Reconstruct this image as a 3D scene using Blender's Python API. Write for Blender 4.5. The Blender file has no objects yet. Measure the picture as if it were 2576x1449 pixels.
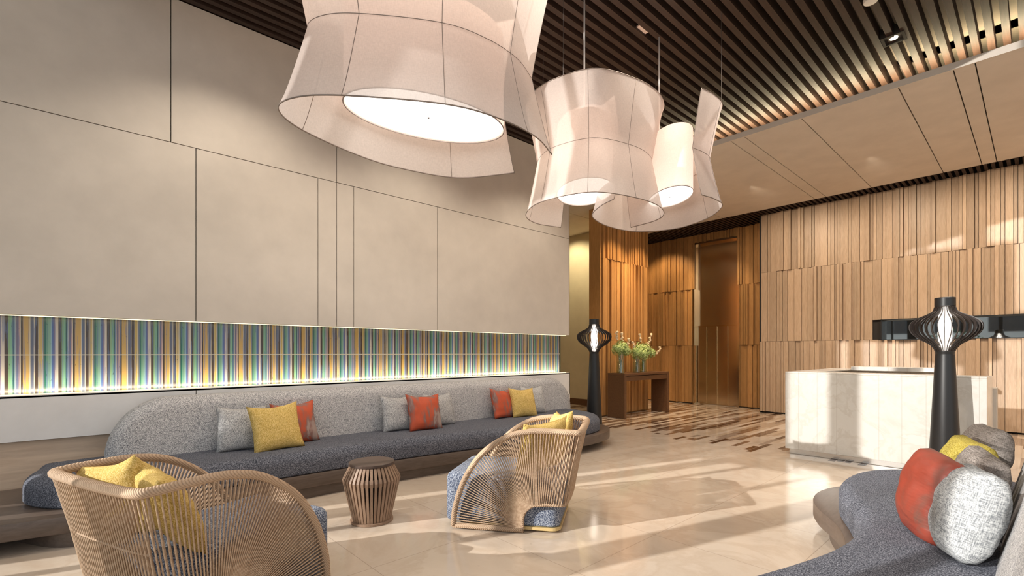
import bpy, bmesh, math, random
from mathutils import Vector, Matrix, noise
random.seed(7)
SC = bpy.context.scene
COL = SC.collection
PI = math.pi
# ---------------------------------------------------------------- camera geometry (used to read places off the photograph)
F_PX, U0, HZ, H = 1215.0, 1288.0, 888.0, 1.35
TH = math.radians(47.5)
SN, CS = math.sin(TH), math.cos(TH)
def DL(D, lat):            # depth / lateral -> world x,y
    return (-SN*D + CS*lat, CS*D + SN*lat)
def atX(u, X):             # point on plane x = X seen at column u
    r = (u-U0)/F_PX; D = X/(-SN + CS*r); return D, DL(D, r*D)[1]
def atY(u, Y):
    r = (u-U0)/F_PX; D = Y/(CS + SN*r); return D, DL(D, r*D)[0]
def atZ(u, v, z):
    D = (H-z)*F_PX/(v-HZ); return DL(D, (u-U0)/F_PX*D)

# ---------------------------------------------------------------- materials
MATS = {}
def nodes(m):
    m.use_nodes = True
    return m.node_tree.nodes, m.node_tree.links
def N(ns, t, **kw):
    n = ns.new(t)
    for k, v in kw.items():
        if k.startswith('_'): setattr(n, k[1:], v)
        else: n.inputs[k.replace('__', ' ')].default_value = v
    return n
def mat(name, col=(.5,.5,.5), rough=.6, metal=0.0, spec=.5):
    m = bpy.data.materials.new(name); ns, ln = nodes(m)
    b = ns['Principled BSDF']
    b.inputs['Base Color'].default_value = (*col, 1)
    b.inputs['Roughness'].default_value = rough
    b.inputs['Metallic'].default_value = metal
    b.inputs['Specular IOR Level'].default_value = spec
    MATS[name] = m
    return m, ns, ln, b
def coords(ns, ln, scale=(1,1,1), gen='Object'):
    if gen == 'Position':
        tc = ns.new('ShaderNodeNewGeometry'); out = tc.outputs['Position']
    else:
        tc = ns.new('ShaderNodeTexCoord'); out = tc.outputs['Object']
    mp = ns.new('ShaderNodeMapping'); mp.inputs['Scale'].default_value = scale
    ln.new(out, mp.inputs['Vector'])
    return mp.outputs['Vector']
def noise_n(ns, ln, vec, scale, detail=3, rough=.5, dist=0):
    n = ns.new('ShaderNodeTexNoise'); n.inputs['Scale'].default_value = scale
    n.inputs['Detail'].default_value = detail; n.inputs['Roughness'].default_value = rough
    n.inputs['Distortion'].default_value = dist
    ln.new(vec, n.inputs['Vector']); return n.outputs['Fac']
def ramp(ns, ln, fac, stops, interp='LINEAR'):
    r = ns.new('ShaderNodeValToRGB'); r.color_ramp.interpolation = interp
    els = r.color_ramp.elements
    els[0].position = stops[0][0]; els[0].color = (*stops[0][1], 1)
    els[1].position = stops[-1][0]; els[1].color = (*stops[-1][1], 1)
    for p, c in stops[1:-1]:
        e = els.new(p); e.color = (*c, 1)
    ln.new(fac, r.inputs['Fac']); return r.outputs['Color']
def bump(ns, ln, b, h, strength=.3, dist=.01):
    bp = ns.new('ShaderNodeBump'); bp.inputs['Strength'].default_value = strength
    bp.inputs['Distance'].default_value = dist
    ln.new(h, bp.inputs['Height']); ln.new(bp.outputs['Normal'], b.inputs['Normal'])
def mixc(ns, ln, a, b, fac, mode='MIX'):
    m = ns.new('ShaderNodeMix'); m.data_type = 'RGBA'; m.blend_type = mode
    for s, v in ((m.inputs[6], a), (m.inputs[7], b)):
        if isinstance(v, tuple): s.default_value = (*v, 1)
        else: ln.new(v, s)
    if isinstance(fac, (int, float)): m.inputs[0].default_value = fac
    else: ln.new(fac, m.inputs[0])
    return m.outputs[2]
def math_n(ns, ln, op, a, b=None):
    m = ns.new('ShaderNodeMath'); m.operation = op
    for i, v in enumerate((a, b)):
        if v is None: continue
        if isinstance(v, (int, float)): m.inputs[i].default_value = v
        else: ln.new(v, m.inputs[i])
    return m.outputs[0]

def tweed(name, dark, mid, light, scale=230, stretch=(1,1,1), blotch=.0):
    m, ns, ln, b = mat(name, mid, .95, spec=.15)
    v = coords(ns, ln, stretch)
    f = noise_n(ns, ln, v, scale, 2, .6)
    c = ramp(ns, ln, f, [(.36, dark), (.5, mid), (.64, light)])
    f2 = noise_n(ns, ln, v, scale*.28, 2, .5)
    c = mixc(ns, ln, c, dark, math_n(ns, ln, 'MULTIPLY', math_n(ns, ln, 'GREATER_THAN', f2, .6), .35))
    ln.new(c, b.inputs['Base Color'])
    bump(ns, ln, b, f, .35, .004)
    b.inputs['Sheen Weight'].default_value = .0
    return m
M_SEAT = tweed('seat_fabric', (.03,.034,.046), (.105,.11,.135), (.29,.30,.34), 170)
M_CHAIRF = tweed('chair_fabric', (.025,.035,.07), (.15,.18,.25), (.52,.55,.60), 150)
M_BACK = tweed('back_fabric', (.12,.12,.135), (.50,.49,.49), (.82,.80,.78), 190)
M_GREYP = tweed('grey_cushion_fabric', (.16,.16,.17), (.47,.46,.45), (.70,.69,.67), 260, (1,1,.4))
M_TAUPE = tweed('taupe_cushion_fabric', (.12,.10,.09), (.26,.225,.20), (.38,.34,.31), 240)
M_YEL = tweed('yellow_cushion_fabric', (.42,.27,.06), (.68,.47,.14), (.80,.61,.28), 240, (1,1,.5))
M_OLIVE = tweed('olive_cushion_fabric', (.20,.15,.025), (.34,.27,.05), (.42,.35,.10), 220, (1,1,.5))
def ikat():
    m, ns, ln, b = mat('red_cushion_fabric', (.6,.12,.05), .6, spec=.3)
    v = coords(ns, ln, (9, 9, 3.2))
    f = noise_n(ns, ln, v, 1.0, 3, .55, .5)
    c = ramp(ns, ln, f, [(.44, (.62,.10,.04)), (.50, (.50,.11,.06)), (.56, (.28,.15,.13)), (.64, (.42,.32,.28))])
    v2 = coords(ns, ln, (260, 260, 30))
    f2 = noise_n(ns, ln, v2, 1.0, 2)
    c = mixc(ns, ln, c, (.20,.08,.05), math_n(ns, ln, 'MULTIPLY', f2, .3))
    ln.new(c, b.inputs['Base Color']); bump(ns, ln, b, f2, .2, .003)
    return m
M_RED = ikat()
def rust():
    m, ns, ln, b = mat('rust_satin', (.5,.1,.05), .5, spec=.4)
    v = coords(ns, ln, (5, 5, 4)); f = noise_n(ns, ln, v, 1.0, 4, .55, .8)
    c = ramp(ns, ln, f, [(.38, (.27,.038,.02)), (.55, (.24,.043,.027)), (.66, (.14,.07,.055))])
    v2 = coords(ns, ln, (200, 200, 25)); f2 = noise_n(ns, ln, v2, 1.0, 2)
    ln.new(mixc(ns, ln, c, (.16,.05,.03), math_n(ns, ln, 'MULTIPLY', f2, .35)), b.inputs['Base Color'])
    v3 = coords(ns, ln, (4, 4, 16)); f3 = noise_n(ns, ln, v3, 1.0, 3); bump(ns, ln, b, f3, .5, .03)
    return m
M_RUST = rust()
def weave(name, dark, light):
    m, ns, ln, b = mat(name, light, .95, spec=.15)
    a1 = noise_n(ns, ln, coords(ns, ln, (330, 330, 28)), 1.0, 2, .6); a2 = noise_n(ns, ln, coords(ns, ln, (28, 28, 330)), 1.0, 2, .6)
    f = math_n(ns, ln, 'MULTIPLY', math_n(ns, ln, 'ADD', a1, a2), .5)
    mid = tuple((x+y)/2 for x, y in zip(dark, light))
    ln.new(ramp(ns, ln, f, [(.40, dark), (.5, mid), (.58, light)]), b.inputs['Base Color']); bump(ns, ln, b, f, .4, .004)
    return m
M_WEAVE = weave('light_grey_weave', (.15,.16,.17), (.48,.49,.49))
M_TWEAVE = weave('taupe_weave', (.11,.095,.085), (.30,.265,.24))

def wood(name, c1, c2, rough=.45, sc=(3,3,.35), k=14, spec=.4, attr=False, bmp=.08):
    m, ns, ln, b = mat(name, c1, rough, spec=spec)
    v = coords(ns, ln, sc, 'Object')
    f = noise_n(ns, ln, v, k, 5, .6, .6)
    c = ramp(ns, ln, f, [(.3, c2), (.7, c1)])
    if attr:
        a = ns.new('ShaderNodeVertexColor'); a.layer_name = 'tone'
        c = mixc(ns, ln, c, a.outputs['Color'], 1.0, 'MULTIPLY')
    ln.new(c, b.inputs['Base Color']); bump(ns, ln, b, f, bmp, .003)
    return m
M_WOODW = wood('oak_battens', (.54,.395,.275), (.42,.295,.19), .42, (7,7,.6), 9, attr=True)
M_WOODC = wood('amber_battens', (.55,.30,.115), (.42,.215,.075), .4, (7,7,.6), 9, attr=True)
M_SLAT = wood('walnut_slats', (.046,.024,.017), (.024,.013,.009), .55, (6,.5,6), 8)
M_PLAT = wood('dark_wood_platform', (.14,.105,.085), (.095,.07,.055), .33, (8,.8,8), 7)
M_CONS = wood('walnut_console', (.15,.075,.036), (.10,.048,.024), .38, (6,.6,6), 8)
M_PANEL = wood('tan_wood_panel', (.70,.54,.40), (.58,.43,.31), .5, (4,.35,4), 8)
M_STOOL = wood('teak_slats', (.34,.225,.15), (.24,.15,.10), .5, (8,8,1), 14)
M_STOOLT = wood('dark_stool_top', (.085,.055,.042), (.06,.038,.028), .4, (8,2,8), 9)

def plaster(name, c, rough=.8, sc=3):
    m, ns, ln, b = mat(name, c, rough, spec=.25)
    v = coords(ns, ln, (1,1,1), 'Position')
    f = noise_n(ns, ln, v, sc, 4, .6)
    lo = tuple(x*.95 for x in c); hi = tuple(min(1,x*1.05) for x in c)
    ln.new(ramp(ns, ln, f, [(.3, lo), (.7, hi)]), b.inputs['Base Color'])
    return m
M_WALL = plaster('beige_wall_panel', (.62,.565,.50))
M_BAND = plaster('white_wall_band', (.82,.80,.78))
M_SOFF = plaster('beige_soffit_panel', (.66,.60,.53))
M_BACKING = plaster('slat_backing', (.52,.46,.38))
M_HALL = plaster('hall_wall', (.62,.55,.40))
M_DARK = mat('dark_gap', (.02,.016,.013), .8)[0]
M_BLACK = mat('black_metal', (.012,.012,.013), .42, .0, .5)[0]
M_BLACKW = mat('black_lamp_ribs', (.02,.014,.012), .4, .0, .5)[0]
M_CHROME = mat('brushed_steel', (.72,.70,.67), .18, 1.0)[0]
M_WIRE = mat('shade_wire', (.25,.20,.17), .5, .3)[0]
M_CABLE = mat('steel_cable', (.35,.32,.30), .35, .9)[0]
M_ROD = mat('nickel_rod', (.85,.82,.80), .35, .2)[0]
M_GOLD = mat('ochre_chair_base', (.62,.45,.20), .45, 0)[0]
M_BRONZE = mat('bronze_mirror', (.78,.63,.44), .2, 1.0)[0]
M_MIRROR = mat('mirror_glass', (.62,.66,.66), .02, 1.0)[0]
M_BRASS = mat('brass_trim', (.75,.58,.36), .2, 1.0)[0]
M_WHITEP = mat('white_plastic', (.8,.78,.74), .4)[0]
M_PINKP = mat('cream_canopy_plate', (.80,.66,.58), .4)[0]

def rope():
    m, ns, ln, b = mat('wicker_rope', (.50,.36,.25), .75, spec=.25)
    v = coords(ns, ln, (1,1,1))
    f = noise_n(ns, ln, v, 60, 3)
    ln.new(ramp(ns, ln, f, [(.3, (.37,.245,.155)), (.7, (.56,.41,.285))]), b.inputs['Base Color'])
    return m
M_ROPE = rope()
def wrapped():
    m, ns, ln, b = mat('wrapped_rope_frame', (.47,.33,.22), .7, spec=.3)
    v = coords(ns, ln, (1,1,1))
    w = ns.new('ShaderNodeTexWave'); w.inputs['Scale'].default_value = 42; w.bands_direction = 'DIAGONAL'
    w.inputs['Distortion'].default_value = 1.0
    ln.new(v, w.inputs['Vector'])
    ln.new(ramp(ns, ln, w.outputs['Fac'], [(.0, (.33,.22,.14)), (.5, (.50,.355,.24))]), b.inputs['Base Color'])
    bump(ns, ln, b, w.outputs['Fac'], .5, .004)
    return m
M_WRAP = wrapped()

def marble_desk():
    m, ns, ln, b = mat('white_marble', (.80,.76,.70), .22, spec=.5)
    v = coords(ns, ln, (1,1,1), 'Position')
    f = noise_n(ns, ln, v, 2.6, 8, .62, .5)
    c = ramp(ns, ln, f, [(.30, (.62,.59,.53)), (.46, (.72,.70,.655)), (.53, (.655,.625,.57)), (.56, (.73,.71,.665)), (.8, (.69,.67,.625))])
    # slab joints every 0.185 m
    sx = ns.new('ShaderNodeSeparateXYZ'); ln.new(v, sx.inputs[0])
    fr = math_n(ns, ln, 'FRACT', math_n(ns, ln, 'DIVIDE', sx.outputs['X'], .2155))
    j = math_n(ns, ln, 'LESS_THAN', fr, .016)
    c = mixc(ns, ln, c, (.45,.40,.34), math_n(ns, ln, 'MULTIPLY', j, .8))
    ln.new(c, b.inputs['Base Color'])
    return m
M_MARB = marble_desk()

def floor_mat():
    m, ns, ln, b = mat('marble_floor', (.7,.6,.5), .12, spec=.5)
    v = coords(ns, ln, (1,1,1), 'Position')
    sx = ns.new('ShaderNodeSeparateXYZ'); ln.new(v, sx.inputs[0])
    X, Y = sx.outputs['X'], sx.outputs['Y']
    f = noise_n(ns, ln, v, 1.8, 8, .6, .5)
    base = ramp(ns, ln, f, [(.25, (.54,.43,.33)), (.45, (.61,.51,.41)), (.52, (.57,.465,.365)), (.58, (.63,.53,.43)), (.8, (.59,.49,.39))])
    f3 = noise_n(ns, ln, v, 9, 4, .7)
    base = mixc(ns, ln, base, (.42,.34,.28), math_n(ns, ln, 'MULTIPLY', math_n(ns, ln, 'GREATER_THAN', f3, .69), .35))
    # tile joints
    jx = math_n(ns, ln, 'LESS_THAN', math_n(ns, ln, 'FRACT', math_n(ns, ln, 'DIVIDE', math_n(ns, ln, 'ADD', X, 1.93+9), .9)), .005)
    jy = math_n(ns, ln, 'LESS_THAN', math_n(ns, ln, 'FRACT', math_n(ns, ln, 'DIVIDE', math_n(ns, ln, 'ADD', Y, 9-3.2), .9)), .005)
    j = math_n(ns, ln, 'MAXIMUM', jx, jy)
    base = mixc(ns, ln, base, (.30,.23,.17), math_n(ns, ln, 'MULTIPLY', j, .6))
    # striped inlay
    cb = ns.new('ShaderNodeCombineXYZ'); ln.new(Y, cb.inputs[0]); ln.new(X, cb.inputs[1])
    br = ns.new('ShaderNodeTexBrick'); ln.new(cb.outputs[0], br.inputs['Vector'])
    br.inputs['Color1'].default_value = (0,0,0,1); br.inputs['Color2'].default_value = (1,1,1,1)
    br.inputs['Mortar'].default_value = (.5,.5,.5,1)
    br.inputs['Scale'].default_value = 1; br.inputs['Mortar Size'].default_value = .002
    br.inputs['Brick Width'].default_value = .85; br.inputs['Row Height'].default_value = .078
    br.offset = .37; br.squash = 1.0
    g = ns.new('ShaderNodeRGBToBW'); ln.new(br.outputs['Color'], g.inputs[0])
    inl = ramp(ns, ln, g.outputs[0], [(0, (.085,.045,.027)), (.17, (.20,.125,.08)), (.30, (.34,.26,.20)), (.42, (.55,.44,.33)), (.62, (.66,.56,.46)), (.85, (.44,.33,.24))], 'CONSTANT')
    # ragged beginning: darker strips die out towards the room
    edge = math_n(ns, ln, 'ADD', math_n(ns, ln, 'MULTIPLY', math_n(ns, ln, 'SUBTRACT', Y, 6.75), .55), 0.0)
    on = math_n(ns, ln, 'LESS_THAN', g.outputs[0], edge)
    on = math_n(ns, ln, 'MULTIPLY', on, math_n(ns, ln, 'GREATER_THAN', Y, 6.85))
    on = math_n(ns, ln, 'MULTIPLY', on, math_n(ns, ln, 'GREATER_THAN', X, -8.0))
    c = mixc(ns, ln, base, inl, on)
    ln.new(c, b.inputs['Base Color'])
    rr = noise_n(ns, ln, v, 3, 3)
    ln.new(math_n(ns, ln, 'ADD', math_n(ns, ln, 'MULTIPLY', rr, .08), .07), b.inputs['Roughness'])
    return m
M_FLOOR = floor_mat()

def stripes():
    m, ns, ln, b = mat('striped_glass_tile', (.5,.5,.5), .25, spec=.5)
    v = coords(ns, ln, (1,1,1), 'Position')
    sx = ns.new('ShaderNodeSeparateXYZ'); ln.new(v, sx.inputs[0])
    P = .3365
    wob = noise_n(ns, ln, v, .9, 1)
    yy = math_n(ns, ln, 'ADD', math_n(ns, ln, 'DIVIDE', math_n(ns, ln, 'ADD', sx.outputs['Y'], .30), P), math_n(ns, ln, 'MULTIPLY', wob, .0))
    fr = math_n(ns, ln, 'FRACT', math_n(ns, ln, 'ADD', yy, 50.0))
    Wt = (.55,.52,.44)
    A = [(0, (.50,.34,.11)), (.125, Wt), (.137, (.10,.12,.20)), (.20, Wt), (.215, (.055,.035,.025)), (.285, Wt),
         (.30, (.47,.36,.12)), (.355, Wt), (.372, (.17,.18,.15)), (.40, (.015,.12,.10)), (.435, (.12,.28,.21)), (.475, (.19,.36,.30)),
         (.52, (.22,.38,.50)), (.545, (.07,.13,.36)), (.575, (.16,.14,.28)), (.602, (.55,.52,.50)), (.668, (.055,.04,.03)), (.738, (.20,.36,.22)),
         (.775, (.18,.40,.30)), (.815, (.02,.09,.10)), (.845, (.22,.32,.42)), (.868, Wt), (.88, (.13,.12,.22)), (.925, (.42,.30,.30)), (.95, Wt), (.962, (.035,.018,.008))]
    c = ramp(ns, ln, fr, A, 'CONSTANT')
    v2 = coords(ns, ln, (1, 60, 1.4), 'Position')
    f = noise_n(ns, ln, v2, 1.0, 3, .6)
    c = mixc(ns, ln, c, (.10,.16,.34), math_n(ns, ln, 'MULTIPLY', math_n(ns, ln, 'GREATER_THAN', f, .55), .55))
    v3 = coords(ns, ln, (1, 35, 22), 'Position')
    f3 = noise_n(ns, ln, v3, 1.0, 4, .7)
    c = mixc(ns, ln, c, (.03,.04,.04), math_n(ns, ln, 'MULTIPLY', math_n(ns, ln, 'GREATER_THAN', f3, .66), .5))
    jl = math_n(ns, ln, 'LESS_THAN', math_n(ns, ln, 'ABSOLUTE', math_n(ns, ln, 'SUBTRACT', sx.outputs['Z'], 1.333)), .004)
    c = mixc(ns, ln, c, (.6,.58,.5), jl)
    c = mixc(ns, ln, c, (.74,.72,.72), 1.0, 'MULTIPLY')
    ln.new(c, b.inputs['Base Color'])
    return m
M_STRIPE = stripes()

def emis(name, col, s):
    m = bpy.data.materials.new(name); ns, ln = nodes(m)
    ns.remove(ns['Principled BSDF'])
    e = ns.new('ShaderNodeEmission'); e.inputs[0].default_value = (*col, 1); e.inputs[1].default_value = s
    ln.new(e.outputs[0], ns['Material Output'].inputs[0]); return m
M_DIFF = emis('pendant_diffuser', (1,.93,.86), 2.6)
M_BULB = emis('lamp_bulb', (1,.86,.74), 3.2)
M_SPOT = emis('downlight_glow', (1,.86,.62), 14)
M_LED = emis('led_strip', (1,.82,.52), 1.6)

def fabric_shade(name, col, transp, trans, emi=0.0, ecol=(1,.8,.68)):
    m = bpy.data.materials.new(name); ns, ln = nodes(m)
    ns.remove(ns['Principled BSDF'])
    v = coords(ns, ln, (220, 220, 30))
    f = noise_n(ns, ln, v, 1.0, 2)
    v2 = coords(ns, ln, (40, 40, 300))
    f2 = noise_n(ns, ln, v2, 1.0, 2)
    ff = math_n(ns, ln, 'MULTIPLY', math_n(ns, ln, 'ADD', f, f2), .5)
    c = ramp(ns, ln, ff, [(.35, tuple(x*.86 for x in col)), (.65, col)])
    d = ns.new('ShaderNodeBsdfDiffuse'); t = ns.new('ShaderNodeBsdfTranslucent'); tr = ns.new('ShaderNodeBsdfTransparent')
    ln.new(c, d.inputs[0]); ln.new(c, t.inputs[0]); tr.inputs[0].default_value = (1,.95,.92,1)
    m1 = ns.new('ShaderNodeMixShader'); m1.inputs[0].default_value = trans
    ln.new(d.outputs[0], m1.inputs[1]); ln.new(t.outputs[0], m1.inputs[2])
    m2 = ns.new('ShaderNodeMixShader'); m2.inputs[0].default_value = transp
    ln.new(m1.outputs[0], m2.inputs[1]); ln.new(tr.outputs[0], m2.inputs[2])
    out = m2.outputs[0]
    if emi:
        e = ns.new('ShaderNodeEmission'); e.inputs[0].default_value = (*ecol, 1); e.inputs[1].default_value = emi
        a = ns.new('ShaderNodeAddShader'); ln.new(out, a.inputs[0]); ln.new(e.outputs[0], a.inputs[1]); out = a.outputs[0]
    ln.new(out, ns['Material Output'].inputs[0]); return m
M_SHADE = fabric_shade('pendant_gauze', (.76,.675,.63), .14, .42)
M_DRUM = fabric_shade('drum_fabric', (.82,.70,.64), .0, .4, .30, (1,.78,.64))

def glassy(name, col, mixf, rough=.0):
    m = bpy.data.materials.new(name); ns, ln = nodes(m)
    ns.remove(ns['Principled BSDF'])
    tr = ns.new('ShaderNodeBsdfTransparent'); tr.inputs[0].default_value = (*col, 1)
    g = ns.new('ShaderNodeBsdfGlossy'); g.inputs['Roughness'].default_value = rough
    mx = ns.new('ShaderNodeMixShader'); mx.inputs[0].default_value = mixf
    ln.new(tr.outputs[0], mx.inputs[1]); ln.new(g.outputs[0], mx.inputs[2])
    ln.new(mx.outputs[0], ns['Material Output'].inputs[0]); return m
M_GLASS = glassy('window_glass', (.97,.98,.98), .04)
M_VASE = glassy('vase_glass', (.86,.90,.80), .14, .02)
def petals(name, a, bcol, sc=70):
    m, ns, ln, b = mat(name, a, .7, spec=.3)
    v = coords(ns, ln)
    f = noise_n(ns, ln, v, sc, 3)
    ln.new(ramp(ns, ln, f, [(.38, bcol), (.62, a)]), b.inputs['Base Color']); return m
M_HYD = petals('hydrangea_petals', (.62,.70,.34), (.20,.34,.08))
M_WHITEF = petals('cream_petals', (.82,.70,.52), (.62,.46,.30))
M_STEM = mat('green_stems', (.11,.20,.04), .6)[0]
M_LEAF = mat('hedge_leaves', (.04,.10,.025), .6)[0]
M_PAVE = plaster('pavement', (.38,.37,.35), .85, 2)

# ---------------------------------------------------------------- mesh helpers
class MB:
    def __init__(s): s.v = []; s.f = []; s.t = []; s.tone = 1.0
    def add(s, vs, fs):
        o = len(s.v); s.v += [tuple(p) for p in vs]
        for f in fs: s.f.append([i+o for i in f]); s.t.append(s.tone)
    def box(s, x0, y0, z0, x1, y1, z1):
        if x0 > x1: x0, x1 = x1, x0
        if y0 > y1: y0, y1 = y1, y0
        if z0 > z1: z0, z1 = z1, z0
        vs = [(x0,y0,z0),(x1,y0,z0),(x1,y1,z0),(x0,y1,z0),(x0,y0,z1),(x1,y0,z1),(x1,y1,z1),(x0,y1,z1)]
        s.add(vs, [(0,3,2,1),(4,5,6,7),(0,1,5,4),(1,2,6,5),(2,3,7,6),(3,0,4,7)])
    def tube(s, pts, r, n=6, closed=False, cap=True, flat=1.0):
        pts = [Vector(p) for p in pts]; m = len(pts)
        rings = []; prev = None
        for i, p in enumerate(pts):
            if closed: t = pts[(i+1) % m]-pts[i-1]
            else: t = pts[min(i+1, m-1)]-pts[max(i-1, 0)]
            if t.length < 1e-9: t = Vector((0,0,1))
            t.normalize()
            if prev is None:
                a = Vector((0,0,1)) if abs(t.z) < .9 else Vector((1,0,0))
                nrm = t.cross(a).normalized()
            else:
                nrm = (prev - t*prev.dot(t))
                nrm = nrm.normalized() if nrm.length > 1e-6 else t.orthogonal().normalized()
            prev = nrm; bi = t.cross(nrm)
            rr = r[i] if isinstance(r, (list, tuple)) else r
            rings.append([p + nrm*(math.cos(2*PI*k/n)*rr) + bi*(math.sin(2*PI*k/n)*rr*flat) for k in range(n)])
        vs = [q for ring in rings for q in ring]; fs = []
        for i in range(m if closed else m-1):
            j = (i+1) % m
            for k in range(n):
                l = (k+1) % n
                fs.append((i*n+k, i*n+l, j*n+l, j*n+k))
        if cap and not closed:
            fs.append(tuple(range(n-1, -1, -1))); fs.append(tuple((m-1)*n+k for k in range(n)))
        s.add(vs, fs)
    def lathe(s, prof, cx=0, cy=0, n=40, cap=True, sx=1, sy=1, rot=0):
        vs = []; fs = []
        ca, sa = math.cos(rot), math.sin(rot)
        for r, z in prof:
            for k in range(n):
                x = r*sx*math.cos(2*PI*k/n); y = r*sy*math.sin(2*PI*k/n)
                vs.append((cx+x*ca-y*sa, cy+x*sa+y*ca, z))
        for i in range(len(prof)-1):
            for k in range(n):
                l = (k+1) % n
                fs.append((i*n+k, i*n+l, (i+1)*n+l, (i+1)*n+k))
        if cap:
            fs.append(tuple(range(n-1, -1, -1))); fs.append(tuple((len(prof)-1)*n+k for k in range(n)))
        s.add(vs, fs)
    def slab(s, outline, z0, z1, r=.0, rb=0.0, steps=6):
        """rounded slab over a closed outline [(x,y)] (counter-clockwise)"""
        P = [Vector((p[0], p[1])) for p in outline]; n = len(P)
        nr = []
        for i in range(n):
            t = (P[(i+1) % n]-P[i-1]).normalized(); nr.append(Vector((t.y, -t.x)))
        prof = []
        if rb > 0:
            for k in range(steps):
                a = PI/2*k/steps; prof.append((rb*(1-math.sin(a)), z0+rb*(1-math.cos(a))))
        prof.append((0, z0+rb))
        if r > 0:
            for k in range(steps+1):
                a = PI/2*k/steps; prof.append((r*(1-math.cos(a)), z1-r+r*math.sin(a)))
        else: prof.append((0, z1))
        vs = []; fs = []
        for ins, z in prof:
            for i in range(n): q = P[i]-nr[i]*ins; vs.append((q.x, q.y, z))
        for j in range(len(prof)-1):
            for i in range(n):
                k = (i+1) % n
                fs.append((j*n+i, j*n+k, (j+1)*n+k, (j+1)*n+i))
        fs.append(tuple(range(n-1, -1, -1))); fs.append(tuple((len(prof)-1)*n+i for i in range(n)))
        s.add(vs, fs)
    def build(s, name, m, parent=None, smooth=False, bevel=0, auto=None):
        me = bpy.data.meshes.new(name); me.from_pydata(s.v, [], s.f); me.update()
        if any(t != 1.0 for t in s.t) or m in (M_WOODW, M_WOODC):
            ca = me.color_attributes.new('tone', 'FLOAT_COLOR', 'CORNER')
            for p, t in zip(me.polygons, s.t):
                for li in p.loop_indices: ca.data[li].color = (t, t, t, 1)
        o = bpy.data.objects.new(name, me); me.materials.append(m); COL.objects.link(o)
        if parent: o.parent = parent
        if smooth:
            for p in me.polygons: p.use_smooth = True
            if auto:
                me.set_sharp_from_angle(angle=math.radians(auto))
        if bevel:
            b = o.modifiers.new('bevel', 'BEVEL'); b.width = bevel; b.segments = 2; b.limit_method = 'ANGLE'
        return o
def tag(o, label=None, cat=None, group=None, kind=None):
    if label: o['label'] = label
    if cat: o['category'] = cat
    if group: o['group'] = group
    if kind: o['kind'] = kind
    return o
def empty(name, loc=(0,0,0), rz=0):
    o = bpy.data.objects.new(name, None); COL.objects.link(o); o.location = loc; o.rotation_euler = (0,0,rz)
    o.empty_display_size = .1; return o
def struct(mb, name, m, **kw):
    return tag(mb.build(name, m, **kw), kind='structure')
def spline(pts, seg=8, closed=False):
    P = [Vector(p) for p in pts]; n = len(P); out = []
    rng = n if closed else n-1
    for i in range(rng):
        p1, p2 = P[i], P[(i+1) % n]
        p0 = P[i-1] if (closed or i > 0) else p1*2-p2
        p3 = P[(i+2) % n] if (closed or i+2 < n) else p2*2-p1
        for k in range(seg):
            t = k/seg
            out.append(.5*((2*p1)+(-p0+p2)*t+(2*p0-5*p1+4*p2-p3)*t*t+(-p0+3*p1-3*p2+p3)*t**3))
    if not closed: out.append(P[-1].copy())
    return out
def copy_tree(o, parent=None):
    c = o.copy(); COL.objects.link(c); c.parent = parent
    for ch in [x for x in bpy.data.objects if x.parent == o]: copy_tree(ch, c)
    return c

# ================================================================ SETTING
XW, YEND, ZW = -5.8, 6.74, 4.87      # left wall plane, where it ends, its top
YM, YR, ZM = 11.6, 12.3, 4.48        # battened wall, its recessed part, their top
YF = -3.0                            # glazed street front behind the camera
ZF = 7.6
XR = 4.2                             # far side wall
mb = MB(); mb.box(-12, YF-.2, -.1, XR+.2, 13, 0); struct(mb, 'floor', M_FLOOR)

# left wall: panels with open joints in front of a dark core
core = MB()
core.box(-6.3, YF, 0, -6.02, YEND, ZW)
core.box(-6.02, YF, 1.675, XW-.02, YEND-.01, ZW)
core.box(-6.02, YF, .6, XW-.02, YEND-.01, .985)
core.box(-6.3, YF, ZW, XW-.02, .2, ZF)
struct(core, 'wall_left', M_DARK)
g = .004
zj = 3.435
up = [YF] + [atX(u, XW)[1] for u in (430, 847)] + [YEND]
lo = [YF] + [atX(u, XW)[1] for u in (493, 800, 847, 890, 1100)] + [YEND]
pan = MB()
for a, b in zip(up, up[1:]): pan.box(XW-.02, a+g, zj+g, XW, b-g, ZW)
for a, b in zip(lo, lo[1:]): pan.box(XW-.02, a+g, 1.675, XW, b-g, zj-g)
pan.box(-6.05, YF, 1.675, XW-.02, YEND, 1.69)
pan.box(-6.3, YEND-.012, 1.675, XW, YEND, ZW)
pan.box(XW-.02, YF, ZW, XW, .2, ZF)
struct(pan, 'wall_left_panels', M_WALL)
bd = MB()
yj = atX(493, XW)[1]
bd.box(-6.05, YF, .97, XW+.01, yj-g, .99); bd.box(-6.05, yj+g, .97, XW+.01, YEND, .99)
bd.box(XW-.02, YF, .605, XW+.01, yj-g, .985); bd.box(XW-.02, yj+g, .605, XW+.01, YEND, .985)
bd.box(-6.3, YEND-.012, 0, XW+.01, YEND, .99)
struct(bd, 'wall_left_band', M_BAND)
pw = MB(); pw.box(-6.02, YF, .0, XW-.03, YEND-.02, .605); struct(pw, 'wall_left_base', M_PANEL)
ne = MB(); ne.box(-6.3, 6.60, .99, XW, YEND, 1.675); 
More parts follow.
